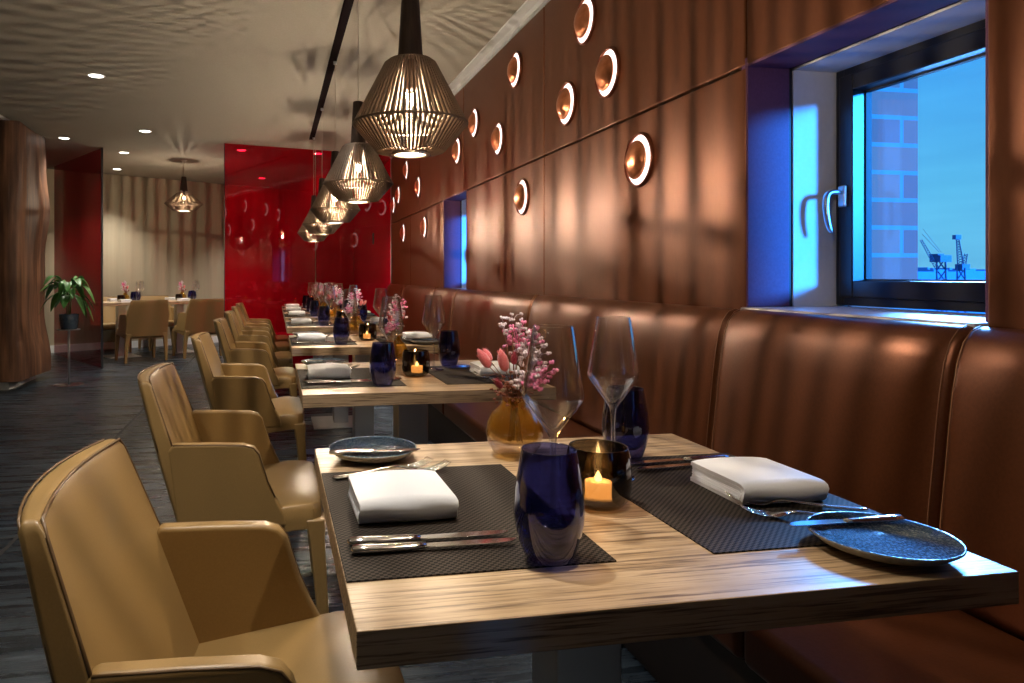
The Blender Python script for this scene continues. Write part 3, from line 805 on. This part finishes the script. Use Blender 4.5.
M['glass_real'] = real_glass('stemware_glass')
M['glass_stem'] = thin_glass('clear_glass_stem', (.93,.94,.96), .05, 1.9, pw=1.6, edge=(.5,.52,.55))
def make_candle():
    r = empty('candle_holder')
    o = [(.0001, .0), (.030, .0), (.038, .003), (.047, .014), (.0505, .032), (.0505, .055), (.0485, .078), (.0452, .092)]
    inn = [(.0440, .092), (.0472, .078), (.049, .055), (.0485, .034), (.042, .018), (.0001, .014)]
    obj('cup', MB().shell(o, 48).shell([(.0452, .092), (.0446, .0934), (.0440, .092)], 48), M['smoke'], r)
    obj('inner_wall', MB().shell(inn, 40), M['smoke_in'], r)
    return r
M['smoke_in'] = thin_glass('smoked_inner', (.75,.72,.66), .0, 1.4)
def make_tealight():
    r = empty('tealight')
    obj('wax', MB().lathe([(.0001, 0), (.020, 0), (.0205, .023), (.018, .024), (.0001, .0215)], 24), M['wax'], r)
    obj('flame', MB().lathe([(.0001, .022), (.005, .024), (.0062, .028), (.0035, .034), (.0003, .040)], 10), M['flame'], r)
    return r
def make_vase():
    r = empty('bud_vase')
    pf = [(.0001, 0.0), (.030, .0), (.043, .008), (.053, .025), (.057, .045), (.0545, .066), (.045, .086), (.032, .098), (.026, .106), (.0255, .113), (.028, .119)]
    obj('bowl', MB().shell(pf, 40), M['amber'], r)
    inn = [(.027, .119), (.0235, .112), (.0245, .104), (.031, .096), (.043, .084), (.052, .066), (.0545, .045), (.048, .034), (.03, .026), (.0001, .024)]
    obj('inner_wall', MB().shell(inn, 36), M['amber_in'], r)
    return r
M['amber_in'] = thin_glass('amber_inner', (.97,.86,.52), .0, 1.5, grad=(.030, .036, (.95,.92,.90)), pw=3)
def make_bouquet(seed=3, scale=1.0):
    R = random.Random(seed); r = empty('flower_bouquet')
    st = MB(); tails = []
    def stem(tip, base=None):
        b = Vector(base or (R.uniform(-.018, .018), R.uniform(-.018, .018), .028))
        nk = Vector((tip[0]*.12, tip[1]*.12, .118)); t = Vector(tip)
        st.tube([b, (b+nk)/2 + Vector((0,0,.004)), nk, nk*.5+t*.5 + Vector((0,0,.008)), t], [.0012, .0012, .0012, .001, .0008], 5)
    def tail(mat, tip, L, rad):
        tip = Vector(tip); stem(tip)
        d = (tip - Vector((0, 0, .10))).normalized()
        mb = MB(); pts = [tip + d*L*t for t in (0, .12, .35, .6, .82, 1)]
        mb.tube(pts, [rad*.35, rad*.85, rad, rad*.95, rad*.6, rad*.1], 10)
        for k in range(70):      # soft hairs
            t = R.uniform(.05, .95); a = R.uniform(0, 2*PI); q = rad*math.sin(PI*min(.95, t*.85+.12))
            s1 = d.cross(Vector((0,0,1))).normalized(); s2 = d.cross(s1)
            n = s1*math.cos(a)+s2*math.sin(a); p = tip + d*L*t + n*q*.8
            mb.tube([p, p + (n*.7+d)*.005], [.0007, .0002], 3, cap=False)
        obj('bunny_tail', mb, mat, r)
    tail(M['pink'], (-.052, .0, .178), .044, .0100)
    tail(M['pink'], (-.024, -.016, .172), .048, .0105)
    tail(M['wine'], (-.008, -.02, .185), .026, .007)
    tail(M['wine'], (-.035, -.025, .140), .030, .0065)
    tail(M['pink'], (-.040, .030, .185), .030, .008)
    def spray(c, n, sp, size, mat, nm='blossom_spray'):
        c = Vector(c); c.z = .118 + (c.z-.118)*1.12; size *= 1.25; n = int(n*1.35); mb = MB(); stem(c - Vector((0, 0, .01)))
        for k in range(n):
            p = c + Vector((R.gauss(0, sp), R.gauss(0, sp), R.gauss(0, sp*1.1)))
            mb.tube([c - Vector((0,0,sp*1.5)), (c+p)/2, p], .0005, 3, cap=False)
            for q in range(4):
                a = q*PI/2 + R.random(); mb.sphere(p + Vector((math.cos(a)*size*.8, math.sin(a)*size*.8, R.uniform(-.3,.5)*size)), size*.75, 6, 4)
        obj(nm, mb, mat, r)
    spray((-.004, .004, .262), 5, .008, .0026, M['petal'])
    spray((.012, .006, .240), 6, .007, .0026, M['petal'])
    spray((-.018, .010, .240), 6, .008, .0028, M['petal'])
    spray((.022, .0, .205), 18, .014, .0034, M['petal'])
    spray((.045, .008, .190), 16, .014, .0034, M['petal'])
    spray((.03, -.01, .165), 14, .014, .0034, M['petal'])
    spray((.0, -.02, .150), 10, .010, .0034, M['petal'])
    spray((.012, .02, .222), 16, .010, .0036, M['magenta'], 'pink_blossom')
    spray((.038, .0, .222), 14, .009, .0036, M['magenta'], 'pink_blossom')
    spray((.028, -.024, .150), 12, .009, .0042, M['magenta'], 'pink_blossom')
    spray((.058, .0, .160), 12, .010, .0036, M['magenta'], 'pink_blossom')
    spray((-.02, -.01, .128), 26, .015, .0022, M['rust'], 'seed_head')
    spray((.008, -.01, .128), 26, .014, .0022, M['rust'], 'seed_head')
    obj('stems', st, M['stem_dry'], r)
    return r

parts = {}
def proto(name, fn): parts[name] = [fn(), False]
for n_, f_ in (('mat', make_mat), ('napkin', make_napkin), ('knife', make_knife), ('fork', make_fork), ('butter', make_butter_knife), ('plate', make_plate),
               ('tumbler', make_tumbler), ('wine', make_wineglass), ('candle', make_candle), ('tealight', make_tealight), ('vase', make_vase), ('bouquet', make_bouquet)): proto(n_, f_)
def put(kind, loc, rz, label, cat, group, tilt=None):
    p = parts[kind]
    o = p[0] if not p[1] else copy_tree(p[0]); p[1] = True
    o.location = loc; o.rotation_euler = (tilt[0] if tilt else 0, tilt[1] if tilt else 0, rz)
    tag(o, label, cat, group); return o
side = {'L': 'chair side', 'R': 'bench side'}
def lay_table(i):
    y0 = TY[i] - TY[0]; s = short[i]; R = random.Random(50+i); j = lambda a=.006: (R.uniform(-a, a) if i else 0)
    w = 'on the ' + s
    put('mat', (.2525, 1.043+y0, T), 0, 'dark woven placemat on the chair side of the ' + s, 'placemat', 'woven placemats')
    put('mat', (.7275, 1.043+y0, T), PI, 'dark woven placemat on the bench side of the ' + s, 'placemat', 'woven placemats')
    z = T + .0023
    put('napkin', (.190+j(), 1.058+y0+j(), z), j(.03), 'folded white napkin on the chair side of the ' + s, 'napkin', 'folded white napkins')
    put('napkin', (.785+j(), 1.035+y0+j(), z), -.03+j(.03), 'folded white napkin on the bench side of the ' + s, 'napkin', 'folded white napkins')
    # chair side cutlery
    put('knife', (.096+j(), .893+y0, z), -.02, 'dinner knife nearer the camera, chair side of the ' + s, 'knife', 'dinner knives')
    put('knife', (.094+j(), .920+y0, z), -.01, 'dinner knife nearer the napkin, chair side of the ' + s, 'knife', 'dinner knives')
    put('fork', (.160, 1.192+y0, z), math.atan2(.118, .175)*.98, 'dinner fork further from its napkin, chair side of the ' + s, 'fork', 'dinner forks') if False else None
    put('fork', (.100+j(), 1.222+y0, z), .42-.10, 'dinner fork further from its napkin, chair side of the ' + s, 'fork', 'dinner forks')
    put('fork', (.128+j(), 1.196+y0, z), .42-.10, 'dinner fork closer to its napkin, chair side of the ' + s, 'fork', 'dinner forks')
    put('plate', (.190+j(), 1.369+y0 if i == 0 else 1.365+y0, T), R.uniform(0, 6), 'speckled blue side plate on the chair side of the ' + s, 'plate', 'speckled side plates')
    put('butter', (.100, 1.306+y0+.012, T+.0215), -.02, 'butter knife lying across the chair side plate of the ' + s, 'knife', 'butter knives')
    # bench side cutlery, turned round
    put('knife', (.868, 1.222+y0, z), PI+.05, 'dinner knife further from its napkin, bench side of the ' + s, 'knife', 'dinner knives')
    put('knife', (.868, 1.190+y0, z), PI+.07, 'dinner knife nearer its napkin, bench side of the ' + s, 'knife', 'dinner knives')
    put('fork', (.882, .915+y0, z+.001), PI-.38, 'dinner fork nearer its napkin, bench side of the ' + s, 'fork', 'dinner forks')
    put('fork', (.868, .868+y0, z+.001), PI-.34, 'dinner fork nearer the plate, bench side of the ' + s, 'fork', 'dinner forks')
    put('plate', (.783+j(), .789+y0, T), R.uniform(0, 6), 'speckled blue side plate on the bench side of the ' + s, 'plate', 'speckled side plates')
    put('butter', (.852, .826+y0, T+.0215), PI, 'butter knife lying across the bench side plate of the ' + s, 'knife', 'butter knives')
    put('tumbler', (.341+j(), .836+y0+j(), z), 0, 'cobalt blue water tumbler on the chair side of the ' + s, 'glass', 'blue water tumblers')
    put('tumbler', (.672+j(), 1.262+y0+j(), z), 0, 'cobalt blue water tumbler on the bench side of the ' + s, 'glass', 'blue water tumblers')
    put('wine', (.401+j(), .968+y0+j(), z), 0, 'empty angular wine glass on the chair side of the ' + s, 'glass', 'wine glasses')
    put('wine', (.592+j(), 1.155+y0+j(), z), 0, 'empty angular wine glass on the bench side of the ' + s, 'glass', 'wine glasses')
    put('candle', (.499+j(), 1.023+y0+j(), T), 0, 'smoked glass candle holder in the middle of the ' + s, 'candle holder', 'smoked candle holders')
    put('tealight', (.499, 1.023+y0, T+.0145), 0, 'lit tealight inside the candle holder of the ' + s, 'candle', 'lit tealights')
    vy = 1.335
    put('vase', (.472+j(), vy+y0+j(), T), R.uniform(0, 6), 'round amber glass bud vase on the ' + s, 'vase', 'amber bud vases')
    put('bouquet', (.472, vy+y0, T), 0 if i == 0 else R.uniform(0, 6), 'pink and white dried flower bouquet in the vase of the ' + s, 'flowers', 'dried flower bouquets')
    point('candle_glow', (.499, 1.023+y0, T+.0625), .35, (1,.5,.18), .003)
for i in range(7): lay_table(i)

# ------------------------------------------------------------------ back room
A = math.radians(30); ua = Vector((math.cos(A), math.sin(A), 0)); na = Vector((-math.sin(A), math.cos(A), 0))
base = Vector((-1.64, 9.35, 0))
def place_back(o, s, t, face, jit=0):
    p = base + ua*s + na*t
    o.location = p; o.rotation_euler = (0, 0, A + PI/2*(1 if face > 0 else -1) + jit)
back_ch = [(0.03, .27, 1, 'left one with its back to the camera at the rear table'), (.80, .27, 1, 'right one with its back to the camera at the rear table'),
           (.02, 1.44, -1, 'left one facing the camera behind the rear table'), (.80, 1.44, -1, 'right one facing the camera behind the rear table')]
for (s_, t_, f_, lab) in back_ch:
    o = copy_tree(ch0); place_back(o, s_, t_, f_)
    tag(o, 'tan leather armchair ' + lab, 'chair', 'tan armchairs around the rear tables')
bt = []
for (s_, lab) in ((-.01, 'left rear oak dining table near the dark red screen'), (.81, 'right rear oak dining table nearer the red partition')):
    o = copy_tree(t0); p = base + ua*s_ + na*.86; o.location = p; o.rotation_euler = (0, 0, A); tag(o, lab, 'table', 'oak tables in the back room')
def bput(kind, s_, t_, label, cat, grp, dz=0):
    p = base + ua*s_ + na*t_; o = copy_tree(parts[kind][0]); o.location = (p.x, p.y, T+dz); o.rotation_euler = (0, 0, A + PI/2); tag(o, label, cat, grp); return o
k = 0
for (s_, nm) in ((-.01, 'left rear table'), (.81, 'right rear table')):
    bput('vase', s_+.1, .98, 'amber bud vase on the ' + nm, 'vase', 'bud vases in the back room')
    bput('bouquet', s_+.1, .98, 'pink dried bouquet on the ' + nm, 'flowers', 'bouquets in the back room')
    for (dt, q) in ((-.22, 'near'), (.22, 'far')):
        bput('napkin', s_-.02, .86+dt, 'folded napkin on the %s side of the %s' % (q, nm), 'napkin', 'napkins in the back room')
        bput('tumbler', s_+.2+dt*.3, .86+dt*.5, 'blue tumbler on the %s side of the %s' % (q, nm), 'glass', 'tumblers in the back room')
        bput('wine', s_+.26+dt*.2, .86+dt*.3, 'wine glass on the %s side of the %s' % (q, nm), 'glass', 'wine glasses in the back room')
    bput('candle', s_+.0, .86, 'smoked candle holder on the ' + nm, 'candle holder', 'candle holders in the back room')

# ------------------------------------------------------------------ column
col = empty('wooden_column', (-3.02, 7.75, 0)); tag(col, 'thick wooden column with uneven live edges at the left of the photo', 'column')
mb = MB(); rows = 26; Rr = random.Random(4)
xa, xb, ya, yb = -3.7, -2.49, 7.26, 8.16
P = []
for i in range(rows+1):
    t = i/rows; z = .085 + (2.60-.085)*t
    w = .030*math.sin(t*8.2+1.9) + .012*math.sin(t*21) - .03*t
    wf = .022*math.sin(t*5+2) + .008*math.sin(t*17)
    P.append([Vector(p) for p in ((xa, ya, z), (-3.1, ya-.01, z), (-2.60, ya-.005, z), (-2.445+wf*.6, ya, z), (-2.43+wf*.6, ya+.02, z), (-2.44+wf*.4+w*.3, 7.55, z), (-2.43+w*.8, 7.90, z), (-2.42+w, 8.12, z), (-2.46+w, 8.18, z), (xa, yb, z), (xa, ya, z))])
mb.grid(P)
mb.add(P[-1][:-1], [tuple(range(10))]); mb.add(P[0][:-1], [tuple(range(10))])
obj('wood_cladding', rel(mb, col), M['column'], col)
obj('plinth', rel(MB().box(-3.68, -2.54, 7.32, 8.10, 0, .085), col), M['plinth'] if 'plinth' in M else M['satin_grey'] if 'satin_grey' in M else M['plaster'], col)
obj('capital', rel(MB().box(-3.8, -2.56, 6.95, 8.05, 2.60, CEIL-.001), col), M['plaster'], col)

# ------------------------------------------------------------------ potted plant on a glass-foot stand
px, py = -2.055, 7.55
sd = empty('plant_stand', (px, py, 0)); tag(sd, 'slim metal plant stand with a round glass foot by the column', 'plant stand')
obj('foot', MB().lathe([(.0001, .002), (.14, .002), (.145, .006), (.14, .010), (.0001, .012)], 40), M['foot_glass'] if 'foot_glass' in M else M['glass'], sd)
obj('pole', MB().lathe([(.0115, .012), (.0115, .56)], 16), M['satin'], sd)
obj('tray', MB().lathe([(.0115, .556), (.105, .560), (.11, .566), (.0001, .567)], 32), M['satin'], sd)
PT = .568
pot = tag(obj('plant_pot', MB().lathe([(.0001, 0), (.075, 0), (.083, .01), (.092, .09), (.094, .15), (.088, .152), (.085, .13), (.0001, .128)], 32), M['pot'] if 'pot' in M else pr('glazed_pot', (.02,.04,.08), .15, nscale=40, c2=(.06,.09,.12)), None, (px, py, PT)), 'dark blue glazed pot on the slim stand', 'pot')
plant = empty('potted_plant', (px, py, PT+.128)); tag(plant, 'green plant with long drooping leaves in the dark pot', 'plant')
Rp = random.Random(11)
st = MB()
for k in range(4): 
    a = k*1.7; st.tube([(.012*math.cos(a), .012*math.sin(a), 0), (.02*math.cos(a), .02*math.sin(a), .14), (.03*math.cos(a+.5), .03*math.sin(a+.5), .27)], [.007, .006, .004], 8)
obj('stem', st, M['stem'], plant)
for k in range(26):
    a = k*2.399; h0 = .15 + .13*(k/26); up = .10 if k > 8 else -.01; L = Rp.uniform(.26, .37)
    b0 = Vector((.02*math.cos(a), .02*math.sin(a), h0+.05)); d = Vector((math.cos(a), math.sin(a), 0)); sdv = Vector((-math.sin(a), math.cos(a), 0))
    W_ = Rp.uniform(.034, .048); droop = Rp.uniform(.10, .24) * (1.0 if k > 8 else 1.25); lift = Rp.uniform(.06, .16) if k > 8 else Rp.uniform(.0, .06)
    P = []
    for i in range(11):
        t = i/10
        c = b0 + d*(L*.85*(t-.18*t*t)) + Vector((0, 0, lift*math.sin(min(1, t*1.5)*PI/2) - droop*t**2.0 + .0))
        w = W_*math.sin(PI*min(1, max(0, (t-.16)/.84)))**.75 if t > .16 else .003
        w = max(w, .0025)
        P.append([c - sdv*w + Vector((0,0,.014*w/W_)), c - sdv*w*.5 + Vector((0,0,.003)), c, c + sdv*w*.5 + Vector((0,0,.003)), c + sdv*w + Vector((0,0,.014*w/W_))])
    mb = MB(); mb.grid(P)
    obj('leaf', mb, M['leaf'], plant, solid=.0012)

# ------------------------------------------------------------------ outside the window
def out_pt(pxl, pyl, Y):
    a = (pxl-400)/698; s_, c_ = math.sin(TH), math.cos(TH)
    zc = Y/(-a*s_ + c_); xc = a*zc
    return Vector((xc*c_+zc*s_, Y, EYE - (pyl-275.5)/698*zc))
struct(obj('ground_outside', MB().box(3, 900, -300, 900, -14.2, -14), M['water']))
def lattice(mb, a, b, w0, w1, n, r):
    a = Vector(a); b = Vector(b); d = (b-a).normalized()
    s1 = Vector((.707, .707, 0)); s1 = (s1 - d*s1.dot(d)).normalized(); s2 = d.cross(s1)
    prev = None
    for i in range(n+1):
        t = i/n; w = w0+(w1-w0)*t; c = a+(b-a)*t
        q = [c+s1*w+s2*w, c-s1*w+s2*w, c-s1*w-s2*w, c+s1*w-s2*w]
        if prev:
            for k in range(4):
                mb.tube([prev[k], q[k]], r, 4); mb.tube([prev[k], q[(k+1) % 4]], r*.7, 4)
        prev = q
    return mb
Yc = 60
ca = out_pt(944, 272, Yc)
cr = empty('harbour_crane', (ca.x, ca.y, -14)); tag(cr, 'left harbour crane with long raised boom beside the brick edge', 'crane', 'cranes on the skyline')
def cpart(n, mb, root): 
    l = root.location; mb.v = [(a-l.x, b-l.y, c-l.z) for (a, b, c) in mb.v]; return obj(n, mb, M['crane'], root)
p = out_pt(941, 258, Yc)
cpart('tower', lattice(MB(), (ca.x, Yc, -14), (p.x, Yc, p.z), .42, .35, 14, .09), cr)
m_ = MB(); q0, q1 = out_pt(935, 262, Yc), out_pt(946, 252, Yc); m_.box(q0.x, q1.x, Yc-.6, Yc+.6, q0.z, q1.z-.35); m_.box(q0.x-.2, q1.x-.8, Yc-.5, Yc+.5, q1.z-.35, q1.z-.2)
cpart('machine_house', m_, cr)
cpart('boom', lattice(MB(), out_pt(937, 268, Yc), out_pt(921, 240, Yc), .16, .08, 12, .03), cr)
cpart('boom_cable', MB().tube([out_pt(939, 252, Yc), out_pt(922, 234, Yc)], .025, 4).tube([out_pt(941, 252, Yc), out_pt(923, 229, Yc)], .02, 4), cr)
cb = out_pt(962, 272, Yc)
cr2 = empty('harbour_crane', (cb.x, cb.y, -14)); tag(cr2, 'right harbour crane, slim upright lattice tower on the skyline', 'crane', 'cranes on the skyline')
q0 = out_pt(961, 268, Yc); q1 = out_pt(957.5, 238, Yc)
cpart('tower', lattice(MB(), (cb.x, Yc, -14), q0, .4, .3, 14, .08), cr2)
cpart('boom', lattice(MB(), q0, q1, .26, .10, 12, .045), cr2)
m_ = MB(); h = out_pt(957, 237, Yc); m_.box(h.x-.35, h.x+.3, Yc-.2, Yc+.2, h.z-.25, h.z+.2); cpart('jib_head', m_, cr2)
q0 = out_pt(962, 272, Yc); q1 = out_pt(966, 254, Yc); m_ = lattice(MB(), q0, q1, .2, .12, 7, .04); m_.box(q0.x-.4, q0.x+.5, Yc-.4, Yc+.4, q0.z+.2, q0.z+.8)
cpart('counter_mast', m_, cr2)
for (a, b, tp, lab) in ((900, 934, 271.5, 'low flat harbour shed left of the cranes'), (934, 948, 269.5, 'low harbour building below the left crane'), (948, 956, 271.5, 'low harbour building between the two cranes'),
                        (956, 972, 270, 'low harbour building below the right crane'), (972, 1010, 270.8, 'long low harbour building at the right of the skyline')):
    p0_, p1_ = out_pt(a, tp, 180), out_pt(b, tp, 180)
    m_ = MB().box(0, p1_.x-p0_.x, 0, 14, 0, p0_.z+14); w_ = (p1_.x-p0_.x)
    m_.box(w_*.2, w_*.35, 3, 9, p0_.z+14, p0_.z+14.7); m_.box(w_*.6, w_*.7, 3, 9, p0_.z+14, p0_.z+14.5)
    tag(obj('harbour_building', m_, M['city'], None, (p0_.x, 180, -14)), lab, 'building', 'buildings on the harbour skyline')

# ------------------------------------------------------------------ world: blue dusk sky
w = bpy.data.worlds.new('dusk'); bpy.context.scene.world = w; w.use_nodes = True
nt = w.node_tree; nt.nodes.clear()
wo = nt.nodes.new('ShaderNodeOutputWorld'); bg = nt.nodes.new('ShaderNodeBackground')
tc = nt.nodes.new('ShaderNodeTexCoord'); sp = nt.nodes.new('ShaderNodeSeparateXYZ')
nt.links.new(tc.outputs['Generated'], sp.inputs[0])
cl = noise(nt, (lambda m: m)(tc.outputs['Generated']), 4, 4)
mp = N(nt, 'ShaderNodeMapping'); mp.inputs['Scale'].default_value = (1, 1, 6); nt.links.new(tc.outputs['Generated'], mp.inputs['Vector'])
cl = noise(nt, mp.outputs[0], 3, 4)
grad = ramp(nt, sp.outputs['Z'], [(0.0, (.13, .48, .76)), (.10, (.10, .46, .78)), (.26, (.05, .34, .85)), (.45, (.10, .55, 1.9)), (1, (.10, .5, 2.2))])
cr_ = ramp(nt, cl, [(.35, (.78, .82, .9)), (.65, (1.1, 1.1, 1.05))])
mx = N(nt, 'ShaderNodeMixRGB', blend_type='MULTIPLY'); mx.inputs[0].default_value = .8
nt.links.new(grad, mx.inputs[1]); nt.links.new(cr_, mx.inputs[2]); nt.links.new(mx.outputs[0], bg.inputs['Color'])
bg.inputs['Strength'].default_value = 1.0
nt.links.new(bg.outputs[0], wo.inputs['Surface'])
# the bright low part of the dusk sky
sun = bpy.data.lights.new('sky_glow', 'SUN'); sun.energy = 17; sun.color = (.12, .40, 1.0); sun.angle = math.radians(12)
so = bpy.data.objects.new('sky_glow', sun); C.objects.link(so)
so.rotation_euler = Vector((-1, -.88, -.62)).to_track_quat('-Z', 'Y').to_euler()

sun2 = bpy.data.lights.new('evening_glow', 'SUN'); sun2.energy = 18; sun2.color = (.02, .27, 1.0); sun2.angle = math.radians(10)
so2 = bpy.data.objects.new('evening_glow', sun2); C.objects.link(so2)
so2.rotation_euler = Vector((-.60, .78, -.17)).to_track_quat('-Z', 'Y').to_euler()

# ------------------------------------------------------------------ render settings
sc = bpy.context.scene
sc.view_settings.view_transform = 'Standard'; sc.view_settings.look = 'None'; sc.view_settings.exposure = .25; sc.view_settings.gamma = 1
sc.view_settings.use_curve_mapping = False
sc.cycles.use_denoising = True
try: sc.cycles.denoiser = 'OPENIMAGEDENOISE'
except Exception: pass
sc.cycles.max_bounces = 12; sc.cycles.diffuse_bounces = 4; sc.cycles.glossy_bounces = 4; sc.cycles.transparent_max_bounces = 32; sc.cycles.transmission_bounces = 10
sc.cycles.sample_clamp_indirect = 4; sc.cycles.caustics_reflective = False; sc.cycles.caustics_refractive = False
